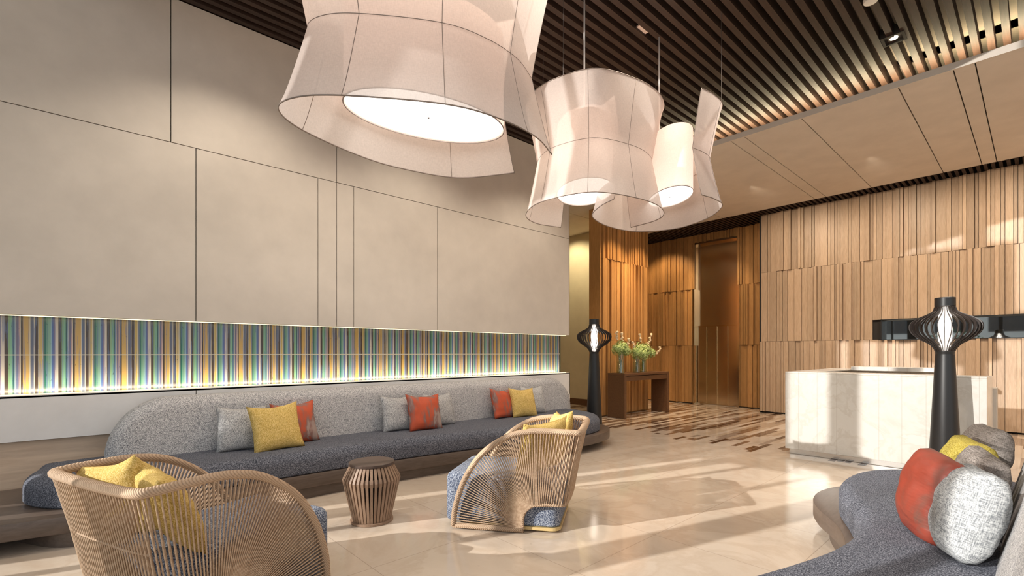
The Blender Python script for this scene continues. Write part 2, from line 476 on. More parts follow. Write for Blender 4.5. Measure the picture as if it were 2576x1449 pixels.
# the striped tile panel in the niche
st = MB(); st.box(-6.02, YF, .992, -5.985, YEND-.05, 1.673)
tag(st.build('striped_tile_panel', M_STRIPE), 'long band of multicoloured vertical striped tiles in the lit wall niche', 'wall panel')
led = MB(); led.box(-5.84, YF, .992, -5.83, YEND-.06, 1.0); led.box(-5.84, YF, 1.664, -5.828, YEND-.06, 1.672)
tag(led.build('led_strip', M_LED), 'glowing light strip along the striped tile niche', 'light strip')

# floor-to-ceiling battened timber
def battens(mb, o, d, nrm, length, rows, rng, wmin=.05, wmax=.19, holes=()):
    o = Vector(o); d = Vector(d); nrm = Vector(nrm)
    for z0, z1 in rows:
        x = 0
        while x < length-1e-4:
            w = rng.choice([.035, .05, .05, .07, .10, .14]); w = max(wmin, min(w, wmax, length-x))
            dep = rng.choice([.0, .01, .03, .05, .065]) if w < .1 else rng.choice([.0, .012, .03])
            mb.tone = rng.uniform(.78, 1.12)
            segs = [(z0, z1)]
            for hx0, hx1, hz0, hz1 in holes:
                if x+w > hx0 and x < hx1:
                    ns_ = []
                    for a, b in segs:
                        if b <= hz0 or a >= hz1: ns_.append((a, b)); continue
                        if a < hz0: ns_.append((a, hz0))
                        if b > hz1: ns_.append((hz1, b))
                    segs = ns_
            for a, b in segs:
                p = o + d*(x+.003); q = o + d*(x+w-.003) + nrm*(.03+dep)
                mb.box(p.x, p.y, a+.002, q.x, q.y, b-.002)
            x += w
    mb.tone = 1.0
rng = random.Random(3)
XM0 = atY(1914, YM)[1]
XMIR = atY(2216, YM)[1]
bm_ = MB(); core = MB()
rowsM = [(.03, 1.61), (1.61, 3.17), (3.17, ZM)]
battens(bm_, (XM0, YM+.05, 0), (1,0,0), (0,-1,0), XR-XM0, rowsM, rng, holes=[(XMIR-XM0, XR-XM0, 1.60, 1.995)])
for a, b in ((0, 1.60), (1.995, 4.9)):
    core.box(XM0+.005, YM+.05, a, XR, YM+.3, b)
core.box(XM0+.005, YM+.2, 1.6, XR, YM+.3, 1.995)
core.box(XM0+.005, YM+.05, 1.6, XMIR, YM+.3, 1.995)
core.box(XM0-.03, YM, 0, XM0+.005, YR+.2, 4.9)
struct(core, 'wall_back_core', M_DARK); struct(bm_, 'wall_back', M_WOODW)
# recessed part with the bronze portal
XD0, XD1 = atY(1746, YR)[1], atY(1856, YR)[1]
rows2 = [(.02, 1.55), (1.55, 3.05), (3.05, ZM)]
br_ = MB(); core = MB()
battens(br_, (-9.0, YR+.05, 0), (1,0,0), (0,-1,0), XD0+9.0, rows2, rng)
battens(br_, (XD1, YR+.05, 0), (1,0,0), (0,-1,0), XM0-XD1-.03, rows2, rng)
battens(br_, (XD0, YR+.05, 0), (1,0,0), (0,-1,0), XD1-XD0, [(4.27, ZM)], rng)
core.box(-9, YR+.05, 0, XD0-.02, YR+.2, 4.9); core.box(XD1+.02, YR+.05, 0, XM0, YR+.2, 4.9); core.box(XD0-.02, YR+.05, 4.27, XD1+.02, YR+.2, 4.9)
struct(core, 'wall_recess_core', M_DARK); struct(br_, 'wall_recess', M_WOODC)
dr = MB()
dr.box(XD0-.02, YR+.14, 0, XD1+.02, YR+.18, 4.4); 
dr.box(XD0-.03, YR-.02, 0, XD0+.015, YR+.16, 4.27); dr.box(XD1-.015, YR-.02, 0, XD1+.03, YR+.16, 4.27); dr.box(XD0, YR-.02, 4.23, XD1, YR+.16, 4.28)
d1 = struct(dr, 'door_1', M_BRONZE)
ww = (XD1-XD0)
dp = MB()
for i in range(4):
    a = XD0+.02+i*(ww-.04)/4
    dp.box(a+.004, YR+.10, .02, a+(ww-.04)/4-.004, YR+.14, 2.05)
dp.build('lower_door_panels', M_BRONZE, d1)
dq = MB()
for i in range(5):
    a = XD0+.02+i*(ww-.04)/4
    dq.box(a-.006, YR+.085, .02, a+.006, YR+.11, 2.05)
dq.box(XD0+.02, YR+.085, 2.04, XD1-.02, YR+.12, 2.07); dq.build('brass_edge', M_BRASS, d1)
# column
YC0, YC1, XC = 8.28, 10.12, -6.25
cc = MB(); battens(cc, (XC-.07, YC0+.04, 0), (0,1,0), (1,0,0), YC1-YC0-.04, [(.02, 1.62), (1.62, 3.37), (3.37, ZM+.05)], rng, .03, .07)
cc.tone = 1.0; cc.box(XC-.32, YC0, 0, XC-.02, YC0+.04, 4.6); cc.box(XC-.32, YC0+.04, 0, XC-.07, YC1, 4.6)
struct(cc, 'column', M_WOODC)
hb = MB(); hb.box(-12, 9.8, 0, XC-.3, 10.0, 4.9)
hb.box(-12, YEND, 0, -11.9, 10, 4.9); hb.box(-12, YEND-.02, 0, -6.28, YEND+.1, 4.9)
struct(hb, 'wall_hall', M_HALL)
b1 = MB(); b1.box(-12, 9.775, 0, XC-.3, 9.8, .16); struct(b1, 'baseboard_hall', M_CONS)
rw = MB(); rw.box(XR, 5.2, 0, XR+.15, 13, ZF); rw.box(XR, YF, 4.3, XR+.15, 5.2, ZF); rw.box(-9.15, 10, 0, -9.0, 12.5, 4.9); struct(rw, 'wall_right', M_WALL)

# mirror strip
mr = MB(); mr.box(XMIR+.02, YM+.18, 1.60, XR-.01, YM+.2, 1.995); 
mirror = mr.build('wall_mirror', M_MIRROR); tag(mirror, 'long narrow mirror strip let into the battened wood wall behind the desk', 'mirror')
mf = MB()
for z in (1.598, 1.985): mf.box(XMIR, YM-.03, z, XR, YM+.19, z+.012)
mf.box(XMIR, YM-.03, 1.6, XMIR+.02, YM+.19, 1.995); mf.build('mirror_frame', M_BLACK, mirror)

# slatted ceiling
ZS = ZW
sl = MB()
x = XW-.6; k = 0
def ceil_y0(x): return max(YF+.5 if x < -5.7 else -9, .78+(x+5.8)*1.09-1.5) if x < -.1 else 4.9
while x < XR:
    y0 = max(.78+(x+5.8)*1.09-1.2, -.9); y0 = min(y0, 5.6)  # unseen near edge, cut on a diagonal to let the low sun in
    sl.tone = 1.0
    sl.box(x, y0, ZS, x+.062, 9.0, ZS+.15)
    x += .125
struct(sl, 'ceiling', M_SLAT)
bk = MB()
vs = [(-6.4,-1.1),(-6.35,-1.1),(-.35,5.55),(XR,5.55),(XR,7.9),(-6.4,7.9)]
bk.slab(vs[::1], ZS+.17, ZS+.22)
bk.box(-12, 7.7, ZS+.17, XR, 13, ZS+.22)
struct(bk, 'ceiling_backing', M_BACKING)
fa = MB()
def wallseg(mb, p, q, z0, z1, t=.06):
    p = Vector((*p, 0)); q = Vector((*q, 0)); d = (q-p).normalized(); n = Vector((d.y, -d.x, 0))*t
    pts = [p, q, q+n, p+n]
    mb.add([(a.x,a.y,z0) for a in pts]+[(a.x,a.y,z1) for a in pts], [(0,3,2,1),(4,5,6,7),(0,1,5,4),(1,2,6,5),(2,3,7,6),(3,0,4,7)])
for p, q in (((-5.8,-.5),(-.35,5.5)), ((-.35,5.5),(XR,5.5))): wallseg(fa, p, q, ZS-.02, ZS+.24)
struct(fa, 'trim_1', M_SLAT)
rf = MB(); rf.box(-6.4, YF, ZF, XR+.15, 8, ZF+.1); rf.box(-6.4, 7.9, ZS+.22, XR, 8, ZF); struct(rf, 'ceiling_void', M_BAND)  # unseen double-height void, added so the low sun clears the ceiling
# soffit of beige panels
ZSF = 4.44
YS0, YS1 = 7.1, 11.05
jx = sorted([-11.0, -9.6, -8.4, -7.0, -5.9, -4.9] + [atZ(u, v, ZSF)[0] for u, v in ((1848,362),(1879,349),(2020,302),(2262,225),(2400,183),(2454,163))] + [1.2, 2.5])
jx = [-12] + [j for j in jx] + [XR]
so = MB()
for a, b in zip(jx, jx[1:]):
    y1 = YS1
    so.box(a+.006, YS0+.012, ZSF, b-.006, y1, ZSF+.02)
struct(so, 'ceiling_soffit', M_SOFF)
sb = MB(); sb.box(-12, YS0+.012, ZSF+.02, XR, YS1, ZSF+.06); struct(sb, 'ceiling_soffit_core', M_DARK)
sf = MB(); sf.box(-12, YS0-.01, ZSF-.005, XR, YS0+.012, ZSF+.07); struct(sf, 'trim_2', M_SOFF)
# dark slot along the timber wall
sd = MB(); sd.box(-9, YS1, ZM+.12, XR, YR+.3, ZM+.14); sd.box(-9, YS1-.01, ZM-.04, XR, YS1+.01, ZM+.14)
x = -9
while x < XR:
    sd.box(x, YS1+.01, ZM+.0, x+.045, YR+.3 if x < XM0 else YM+.06, ZM+.11); x += .09
struct(sd, 'ceiling_slot', M_SLAT)
# cove light behind the soffit edge
cv = MB(); cv.box(-9.5, YS0+.80, ZSF+.07, XR-.1, YS0+.83, ZSF+.08)
tag(cv.build('cove_light', M_LED), 'warm light strip hidden above the beige soffit edge, washing the ceiling slats', 'light strip')

# street front behind the camera
fr = MB()
def mull(c, w): 
    x = c-.3*3.0; fr.box(x-w/2, YF-.12, 0, x+w/2, YF+.02, ZF)
for c, w in ((-2.78,.30),(-4.9,.22),(-4.52,.22),(-3.45,.06),(-4.12,.05),(-5.6,.10),(-1.2,.08),(-.1,.12),(1.2,.08),(2.5,.12),(3.8,.08)): mull(c, w)
for z0, z1 in ((0,.08),(3.98,4.42),(ZF-.1,ZF)): fr.box(-6.3, YF-.12, z0, XR, YF+.02, z1)
fr.box(-5.7, YF-.12, 4.42, -3.2, YF+.02, 5.6)  # unseen panel added to keep the direct sun off the desk front
fo = struct(fr, 'window_1', M_BLACK)
gl = MB(); gl.add([(-6.3,YF-.05,.08),(XR,YF-.05,.08),(XR,YF-.05,ZF-.1),(-6.3,YF-.05,ZF-.1)], [(0,1,2,3)]); gl.build('window_glass', M_GLASS, fo)
fr = MB()
for y in (-3, -1.36, .28, 1.92, 3.56, 5.16): fr.box(XR, y, 0, XR+.12, y+.06, 4.3)
for z in (0, 4.24): fr.box(XR, YF, z, XR+.12, 5.2, z+.07)
f2 = struct(fr, 'fill_window', M_BLACK)  # unseen side window, added to bring sky fill onto the left wall
gl = MB(); gl.add([(XR+.06,YF,.07),(XR+.06,5.2,.07),(XR+.06,5.2,4.24),(XR+.06,YF,4.24)], [(0,1,2,3)]); gl.build('window_glass', M_GLASS, f2)
ex = MB(); ex.box(-60, -60, -.12, 60, YF-.2, -.02); ex.box(XR+.2, YF-.2, -.12, 60, 40, -.02); struct(ex, 'ground', M_PAVE)
hd = MB(); r_ = random.Random(5)
for i in range(7000):
    bx = r_.uniform(-9, 7); by = r_.gauss(-7.5, .35); bz = r_.uniform(0, 2.15)+.35*math.sin(bx*1.7)
    a = r_.uniform(0, 6.28); t = r_.uniform(-.8,.8); s = r_.uniform(.05,.09)
    e1 = Vector((math.cos(a), math.sin(a), t)).normalized()*s; e2 = e1.cross(Vector((r_.uniform(-1,1), r_.uniform(-1,1), 1))).normalized()*s*.5
    c = Vector((bx,by,max(.03,bz)))
    hd.add([c-e1, c+e2, c+e1, c-e2], [(0,1,2,3)])
tag(hd.build('hedge', M_LEAF), 'green hedge outside the street front, seen in the mirror strip', 'hedge', kind='stuff')

bt = empty('street_building', (0, -26, 0)); tag(bt, 'low grey building across the street, seen in the mirror strip', 'building')
q = MB(); q.box(-22, -4, 0, 22, 0, 5.0); q.build('facade', M_PAVE, bt)
q = MB()
for k in range(14): q.box(-20.5+3*k, -.05, .6, -18.4+3*k, .04, 2.3); q.box(-20.5+3*k, -.05, 2.9, -18.4+3*k, .04, 4.3)
q.build('windows', M_BLACK, bt)

# ================================================================ SOFAS
def outline(pts, seg=7): return [(p.x, p.y) for p in spline([Vector((*p, 0)) for p in pts], seg, True)]
def stretch_back(mb): return mb
s1 = empty('banquette_sofa', (-5.0, 3.0, 0)); tag(s1, 'long curved grey banquette sofa below the striped wall niche', 'sofa')
off = Vector((-5.0, 3.0))
def loc(pts, off=off): return [(p[0]-off.x, p[1]-off.y) for p in pts]
seat1 = [(-5.70,-.02),(-5.48,-.20),(-5.15,-.26),(-4.85,-.13),(-4.68,.10),(-4.60,.5),(-4.585,1.0),(-4.59,1.6),(-4.58,2.2),(-4.55,2.8),(-4.48,3.4),(-4.38,4.0),(-4.26,4.6),(-4.20,5.1),(-4.28,5.6),(-4.55,5.95),(-4.95,6.12),(-5.35,6.14),(-5.70,6.0),(-5.74,4.5),(-5.74,3),(-5.74,1.5)]
m = MB(); m.slab(outline(loc(seat1)), .222, .43, .10, .02, 8); m.build('seat', M_SEAT, s1, smooth=True, auto=60)
plat1 = [(-5.74,-2.4),(-5.2,-2.7),(-4.8,-2.2),(-4.68,-1.4),(-4.66,-.7),(-4.58,-.2),(-4.50,.3),(-4.50,1.0),(-4.56,1.6),(-4.55,2.2),(-4.51,2.8),(-4.43,3.4),(-4.31,4.0),(-4.19,4.6),(-4.12,5.2),(-4.22,5.75),(-4.52,6.15),(-4.95,6.3),(-5.35,6.38),(-5.66,6.3),(-5.74,5.0),(-5.75,3),(-5.75,0)]
m = MB(); m.slab(outline(loc(plat1)), .10, .22, .008, .008, 2); m.build('platform', M_PLAT, s1, smooth=True, auto=40)
base1 = [(-5.7,-.30),(-5.2,-.36),(-4.8,-.2),(-4.55,.0),(-4.46,.4),(-4.50,1.0),(-4.585,1.6),(-4.58,2.2),(-4.55,2.8),(-4.5,3.4),(-4.45,4.0),(-4.4,4.6),(-4.4,5.1),(-4.5,5.6),(-4.8,5.9),(-5.3,6.0),(-5.7,5.9),(-5.72,3),(-5.72,1)]
m = MB(); m.slab(outline(loc(base1)), 0.0, .10); m.build('plinth', M_PLAT, s1, smooth=True, auto=40)
# backrest: capsule elevation with soft edges, leaning
def backrest(mb, path, z0, z1, th, lean, endr=.42, nz=14):
    """path: list of (x,y) of the front foot line; extruded back by th; ends rounded in elevation"""
    P = [Vector((p[0], p[1])) for p in path]; n = len(P)
    L = [0]
    for a, b in zip(P, P[1:]): L.append(L[-1]+(b-a).length)
    T = L[-1]; rings = []
    for i in range(n):
        t = (P[min(i+1,n-1)]-P[max(i-1,0)]).normalized(); nb = Vector((-t.y, t.x))
        e = min(L[i], T-L[i])
        k = 1.0 if e >= endr else math.sqrt(max(0, 1-((endr-e)/endr)**2))
        hh = z0+.03+(z1-z0-.03)*k
        kt = .25+.75*math.sqrt(max(0,min(1, e/.2)*(2-min(1, e/.2))))
        ring = []; r = min(.11, (hh-z0)*.5, th*kt*.5)
        prof = [(0, z0), (0, z0+(hh-r-z0)*.5)]
        for q in range(8): a = PI/2*q/7; prof.append((r*(1-math.cos(a)), hh-r+r*math.sin(a)))
        for q in range(8): a = PI/2*q/7; prof.append((th*kt-r*(1-math.sin(a)), hh-r+r*math.cos(a)))
        prof.append((th*kt, z0))
        c0 = (1-kt)*th*.5
        for d_, z in prof:
            q = P[i]+nb*(c0+d_+lean*(z-z0)); ring.append((q.x, q.y, z))
        rings.append(ring)
    m_ = len(rings[0]); vs = [v for r in rings for v in r]; fs = []
    for i in range(n-1):
        for j in range(m_):
            k = (j+1) % m_
            fs.append((i*m_+j, (i+1)*m_+j, (i+1)*m_+k, i*m_+k))
    fs.append(tuple(range(m_))); fs.append(tuple((n-1)*m_+j for j in range(m_-1,-1,-1)))
    mb.add(vs, fs)
def yrange(a, b, n, ends=.42):
    out = []
    for i in range(n+1):
        t = i/n; s = .5-.5*math.cos(PI*t) if False else t
        out.append(a+(b-a)*s)
    extra = [a+ends*(1-math.cos(PI/2*k/12)) for k in range(13)] + [b-ends*(1-math.cos(PI/2*k/12)) for k in range(13)]
    out = sorted(set(round(v, 4) for v in out+extra)); return out
path = [(-5.30-off.x+.0*y, y-off.y) for y in yrange(.22, 6.28, 30)]
m = MB(); backrest(m, path, .40, .95, .30, .10, .50); m.build('backrest', M_BACK, s1, smooth=True, auto=50)

s2 = empty('wavy_sofa', (-.5, 3.0, 0)); tag(s2, 'wavy-fronted dark grey sofa at the right, nearest the camera', 'sofa')
off2 = Vector((-.5, 3.0))
seat2 = [(.12,.75),(.12,1.6),(.12,2.6),(.12,3.6),(.12,4.5),(.05,4.95),(-.25,5.08),(-.55,5.05),(-.82,4.88),(-.97,4.6),(-1.0,4.25),(-.93,3.92),(-.80,3.60),(-.70,3.30),(-.665,3.0),(-.69,2.7),(-.76,2.4),(-.85,2.1),(-.95,1.8),(-1.05,1.4),(-1.0,1.0),(-.7,.72),(-.3,.65)]
seat2 = seat2[::-1]
m = MB(); m.slab(outline(loc(seat2, off2))[::-1], .222, .43, .09, .02, 8); m.build('seat', M_SEAT, s2, smooth=True, auto=60)
plat2 = [(.18,.7),(.18,1.6),(.18,3),(.18,4.5),(.1,5.1),(-.3,5.25),(-.75,5.2),(-1.06,4.98),(-1.2,4.65),(-1.2,4.32),(-1.09,4.02),(-.9,3.72),(-.78,3.4),(-.72,3.0),(-.75,2.6),(-.85,2.2),(-.98,1.8),(-1.05,1.4),(-1.0,.95),(-.7,.66),(-.3,.6)]
m = MB(); m.slab(outline(loc(plat2, off2)), .10, .22, .008, .008, 2); m.build('platform', M_PLAT, s2, smooth=True, auto=40)
m = MB(); m.slab(outline([((x+.4)*.82-.4+.5, (y-3)*.9) for x, y in plat2]), 0, .10); m.build('plinth', M_PLAT, s2, smooth=True, auto=40)
path = [(-.13-off2.x, y-off2.y) for y in yrange(.7, 4.75, 26)][::-1]
m = MB(); backrest(m, path, .40, .98, .34, .26, .5); m.build('backrest', M_BACK, s2, smooth=True, auto=50)

# ================================================================ CUSHIONS
def pillow_mesh(name, s, T, seed, n=18, puff=False):
    v = []; f = []; idx = {}
    rr = random.Random(seed); ox = rr.uniform(0, 50)
    for side in (1, -1):
        for i in range(n+1):
            for j in range(n+1):
                a = -1+2*i/n; b = -1+2*j/n
                edge = i in (0, n) or j in (0, n)
                if edge and side == -1: idx[(side,i,j)] = idx[(1,i,j)]; continue
                x = s/2*a*(1-.09*(1-b*b)*a*a); z = s/2*b*(1-.09*(1-a*a)*b*b)
                if puff: x = s/2*a*(1-.02*(1-b*b)*a*a-.13*a*a*b*b*b*b); z = s/2*b*(1-.02*(1-a*a)*b*b-.13*a*a*a*a*b*b)
                th = T/2*(max(0,(1-a*a))*max(0,(1-b*b)))**(.36 if puff else .42)
                th += (0 if edge else .010*noise.noise(Vector((a*2.6+ox, b*2.6, side)))+.0025*noise.noise(Vector((a*7+ox, b*5, side*3))))
                sag = -.02*(1-a*a)*(1 if b > .5 else 0)*b
                idx[(side,i,j)] = len(v); v.append((x, -side*th, z+s/2+sag))
    for side in (1, -1):
        for i in range(n):
            for j in range(n):
                q = (idx[(side,i,j)], idx[(side,i+1,j)], idx[(side,i+1,j+1)], idx[(side,i,j+1)])
                f.append(q if side == 1 else q[::-1])
    me = bpy.data.meshes.new(name); me.from_pydata(v, [], f)
    for p in me.polygons: p.use_smooth = True
    me.update(); return me
pc = [0]
def pillow(m_, loc_, yaw, lean, label, group, s=.46, T=.17, roll=0, puff=False):
    pc[0] += 1
    me = pillow_mesh('scatter_cushion', s, T, pc[0], 24 if puff else 18, puff); me.materials.append(m_)
    o = bpy.data.objects.new('scatter_cushion', me); COL.objects.link(o)
    o.matrix_world = Matrix.Translation(loc_) @ Matrix.Rotation(yaw, 4, 'Z') @ Matrix.Rotation(-lean, 4, 'X') @ Matrix.Rotation(roll, 4, 'Y')
    tag(o, label, 'cushion', group); return o
R = math.radians
G1 = 'scatter cushions on the long banquette sofa'
def sc(u, X, m_, label, s=.46, lean=16, yaw=90, roll=0, T=.16):
    pillow(m_, (X, atX(u, X)[1], .415), R(yaw), R(lean), label, G1, s, T, R(roll))
sc(612, -5.10, M_GREYP, 'light grey tweed cushion at the left end of the banquette, beside a yellow one', .45, 18, 88, 2)
sc(752, -5.13, M_RED, 'orange red cushion with grey flecks, tucked behind the front yellow cushion', .45, 18, 94, -2)
sc(706, -4.90, M_YEL, 'large yellow tweed cushion standing in front of a red and a grey cushion', .47, 20, 92, -3)
sc(1008, -5.12, M_GREYP, 'pale grey cushion left of the middle orange cushion on the banquette', .45, 17, 90, 2)
sc(1112, -5.14, M_GREYP, 'pale grey cushion mostly hidden behind the middle orange cushion, on its right', .44, 17, 92)
sc(1074, -4.96, M_RED, 'bright orange cushion with grey brushstrokes in the middle of the banquette', .46, 18, 88, 2)
sc(1273, -5.12, M_RED, 'muted red cushion at the far end of the banquette, left of a small yellow one', .45, 18, 95, 4)
sc(1348, -5.15, M_GREYP, 'grey cushion peeking out behind the far yellow cushion', .45, 16, 86)
sc(1322, -5.02, M_YEL, 'yellow cushion at the far end of the banquette, beside a muted red one', .45, 18, 84, 2)
G2 = 'scatter cushions on the wavy sofa'
pillow(M_RUST, (-.41, 3.20, .42), R(-66), R(12), 'rust red silky cushion standing at the front of the wavy sofa', G2, .45, .24, R(2), True)
pillow(M_WEAVE, (-.275, 3.0, .42), R(-74), R(15), 'large light grey woven cushion leaning on the wavy sofa backrest', G2, .44, .24, R(-3), True)
pillow(M_OLIVE, (-.36, 3.98, .42), R(-66), R(14), 'olive yellow cushion behind the rust red one on the wavy sofa', G2, .44, .22, R(3), True)
pillow(M_TWEAVE, (-.29, 3.56, .42), R(-72), R(15), 'taupe cushion directly behind the large light grey woven cushion', G2, .44, .20, R(4), True)
pillow(M_TWEAVE, (-.31, 4.42, .42), R(-70), R(14), 'dark taupe cushion farthest along the wavy sofa', G2, .48, .22, 0, True)

# ================================================================ ROPE CHAIRS
OUT = [(.39,.51,.03),(.395,.49,.18),(.40,.415,.39),(.405,.28,.585),(.408,.09,.72),(.41,-.09,.77),(.41,-.27,.775),(.405,-.40,.772),(.35,-.455,.768),(0,-.465,.765)]
INN = [(.375,-.03,.03),(.375,-.03,.07),(.375,-.03,.11),(.375,-.04,.15),(.375,-.065,.185),(.375,-.11,.212),(.375,-.20,.225),(.37,-.30,.225),(.31,-.345,.222),(0,-.36,.22)]
def fullpath(P, seg=14):
    full = P + [(-x, y, z) for x, y, z in P[-2::-1]]
    return spline(full, seg)
def rope_chair(label_):
    t = empty('rope_armchair'); tag(t, label_, 'armchair', None)
    op, ip = fullpath(OUT), fullpath(INN)
    m = MB(); m.tube(op, .022, 10, flat=1.3); m.build('top_rail', M_WRAP, t, smooth=True)
    m = MB(); m.tube(ip, .013, 8); m.build('lower_rail', M_WRAP, t, smooth=True)
    for s_ in (1, -1):
        m = MB(); m.tube([(s_*.39,.515,.030),(s_*.383,.25,.026),(s_*.375,-.035,.026)], .021, 8); m.build('bottom_rail', M_WRAP, t, smooth=True)
    # arc-length table on the outer path
    L = [0]
    for a, b in zip(op, op[1:]): L.append(L[-1]+(b-a).length)
    def samp(d):
        import bisect
        i = max(0, min(len(L)-2, bisect.bisect_right(L, d)-1)); f = (d-L[i])/max(1e-9, L[i+1]-L[i])
        return op[i].lerp(op[i+1], f), ip[i].lerp(ip[i+1], f), i/14
    T = L[-1]; n = int(T/.0112)
    sides = {'right': MB(), 'left': MB(), 'back': MB()}
    for k in range(1, n):
        a, b, idx = samp(T*k/n)
        key = 'right' if idx < 7.4 else ('left' if idx > 10.6 else 'back')
        cen = Vector((0, .0, 0)); nrm = Vector((a.x, a.y if key == 'back' else 0, 0)).normalized()
        if key == 'back': nrm = Vector((0,-1,0))
        o_ = nrm*(.010 if k % 2 else -.010)
        mid = (a+b)/2 + o_*.6
        sides[key].tube([a+o_*1.4, mid, b+o_], .0037, 5, cap=False)
    for key, nm in (('right','side_panel'), ('left','side_panel'), ('back','back_panel')):
        sides[key].build(nm, M_ROPE, t, smooth=True)
    m = MB(); m.tube([(-.36,-.395,.49),(-.2,-.415,.49),(.2,-.415,.49),(.36,-.395,.49)], .006, 6); m.build('cross_brace', M_WRAP, t, smooth=True)
    # seat block
    pts = [(-.33,-.30),(.33,-.30),(.34,.50),(-.34,.50)]
    ol = []
    cx = [(.33-.07,-.30+.07,-90),(.34-.07,.60-.07,0),(-.34+.07,.60-.07,90),(-.33+.07,-.30+.07,180)]
    for x_, y_, a0 in cx:
        for q in range(7): a = R(a0+15*q); ol.append((x_+.07*math.cos(a), y_+.07*math.sin(a)))
    m = MB(); m.slab(ol, .040, .42, .06, .02, 6); m.build('seat_cushion', M_CHAIRF, t, smooth=True, auto=60)
    m = MB(); m.slab([(x_*1.02, max(-.31, min(.40, y_*1.02))) for x_, y_ in ol], .018, .040); m.build('seat_tray', M_GOLD, t)
    m = MB(); m.lathe([(.27,0),(.28,.004),(.28,.012),(.10,.02),(.08,.032)], n=36); m.build('swivel_base', M_BLACK, t, smooth=True, auto=40)
    return t
c1 = rope_chair('wicker rope armchair in the left foreground, seen from its back')
c1.location = (-3.02, .50, 0); c1.rotation_euler = (0,0,R(20))
c2 = copy_tree(c1); c2.location = (-2.85, 2.79, 0); c2.rotation_euler = (0,0,R(125))
tag(c2, 'wicker rope armchair right of the slatted stool, facing the banquette')
for c in (c1, c2): c['group'] = 'rope armchairs around the slatted stool'
def in_chair(c, x, y, yaw, lean, m_, label, s=.45, z=.415, roll=0):
    a = c.rotation_euler[2]; L_ = c.location
    p = (L_.x+x*math.cos(a)-y*math.sin(a), L_.y+x*math.sin(a)+y*math.cos(a), z)
    pillow(m_, p, a+R(180+yaw), R(lean), label, 'yellow cushions in the rope armchairs', s, .17, R(roll))
in_chair(c1, -.17, -.14, 14, 22, M_YEL, 'yellow cushion in the foreground rope armchair, its corner raised on the left', .45, .415, 12)
in_chair(c1, .13, -.10, -16, 26, M_YEL, 'yellow cushion in the foreground rope armchair, right of its twin', .44, .415, -4)
in_chair(c2, .17, -.15, 22, 20, M_YEL, 'yellow cushion in the far rope armchair, the higher one on its far side', .46, .42, -8)
in_chair(c2, -.15, -.10, -38, 18, M_YEL, 'yellow cushion behind the near side ropes of the far rope armchair', .45, .415, 4)

# ================================================================ SLATTED STOOL
sx_, sy_ = -3.64, 1.80
t = empty('side_stool', (sx_, sy_, 0)); tag(t, 'round slatted wooden side stool with a dark top between the two rope armchairs', 'stool')
m = MB(); m.lathe([(.172,.452),(.178,.456),(.178,.474),(.174,.478)], n=48); m.build('stool_top', M_STOOLT, t, smooth=True, auto=40)
m = MB(); m.lathe([(.16,0),(.168,.002),(.168,.018),(.16,.02)], n=40); m.build('base_ring', M_STOOL, t, smooth=True, auto=40)
m = MB(); ns_ = 40
for k in range(ns_):
    a = 2*PI*k/ns_; ca, sa = math.cos(a), math.sin(a)
    prof = [(.150,.01),(.222,.325),(.226,.345),(.220,.362),(.172,.452)]
    vs = []; fs = []
    w = .0100
    for i, (r_0, z_) in enumerate(prof):
        for rr_, ww_ in ((r_0, w), (r_0, -w), (r_0-.018, -w), (r_0-.018, w)):
            vs.append((rr_*ca-ww_*sa, rr_*sa+ww_*ca, z_))
    for i in range(len(prof)-1):
        for j in range(4):
            l = (j+1) % 4; fs.append((i*4+j, i*4+l, (i+1)*4+l, (i+1)*4+j))
    fs.append((3,2,1,0)); fs.append(tuple(len(vs)-4+q for q in range(4)))
    m.add(vs, fs)
m.lathe([(.196,.31),(.206,.345),(.196,.37)], n=40, cap=False)
m.build('slatted_body', M_STOOL, t, smooth=False)
m = MB(); m.lathe([(.10,.02),(.12,.33),(.10,.45)], n=24); m.build('inner_core', M_DARK, t, smooth=True)

# ================================================================ FLOOR LAMPS
def floor_lamp():
    t = empty('floor_lamp'); tag(t, '', 'floor lamp')
    m = MB(); m.lathe([(.140,0),(.142,.006),(.078,1.33),(.076,1.345),(.079,1.35),(.079,1.372),(.07,1.375)], n=48); m.build('base', M_BLACK, t, smooth=True, auto=40)
    m = MB(); nrb = 34
    prof = [(.074,1.372),(.085,1.40),(.125,1.45),(.20,1.50),(.262,1.56),(.283,1.62),(.268,1.67),(.215,1.71),(.145,1.745),(.095,1.78),(.076,1.83)]
    pp = spline([(a, 0, b) for a, b in prof], 4)
    for k in range(nrb):
        a = 2*PI*k/nrb; ca, sa = math.cos(a), math.sin(a); w = .0028; vs = []; fs = []
        for i, p in enumerate(pp):
            t_ = (pp[min(i+1,len(pp)-1)]-pp[max(i-1,0)]).normalized(); nx, nz = t_.z*.009, -t_.x*.009
            for dx, dz, ww_ in ((nx,nz,w),(nx,nz,-w),(-nx,-nz,-w),(-nx,-nz,w)):
                r0 = p.x+dx; vs.append((r0*ca-ww_*sa, r0*sa+ww_*ca, p.z+dz))
        for i in range(len(pp)-1):
            for j in range(4):
                l = (j+1) % 4; fs.append((i*4+j, i*4+l, (i+1)*4+l, (i+1)*4+j))
        m.add(vs, fs)
    m.build('lamp_shade', M_BLACKW, t)
    m = MB(); m.lathe([(.078,1.835),(.084,1.838),(.084,1.92),(.078,1.925)], n=40); m.build('cap', M_BLACK, t, smooth=True, auto=40)
    m = MB(); m.lathe([(.02,1.375),(.045,1.42),(.056,1.50),(.058,1.60),(.056,1.70),(.045,1.78),(.02,1.83)], n=24); b_ = m.build('bulb', M_BULB, t, smooth=True)
    b_['label'] = 'glowing white glass bulb'
    return t
l1 = floor_lamp(); l1.location = (*DL(8.2, 1.395), 0); tag(l1, 'tall black floor lamp standing at the far end of the banquette')
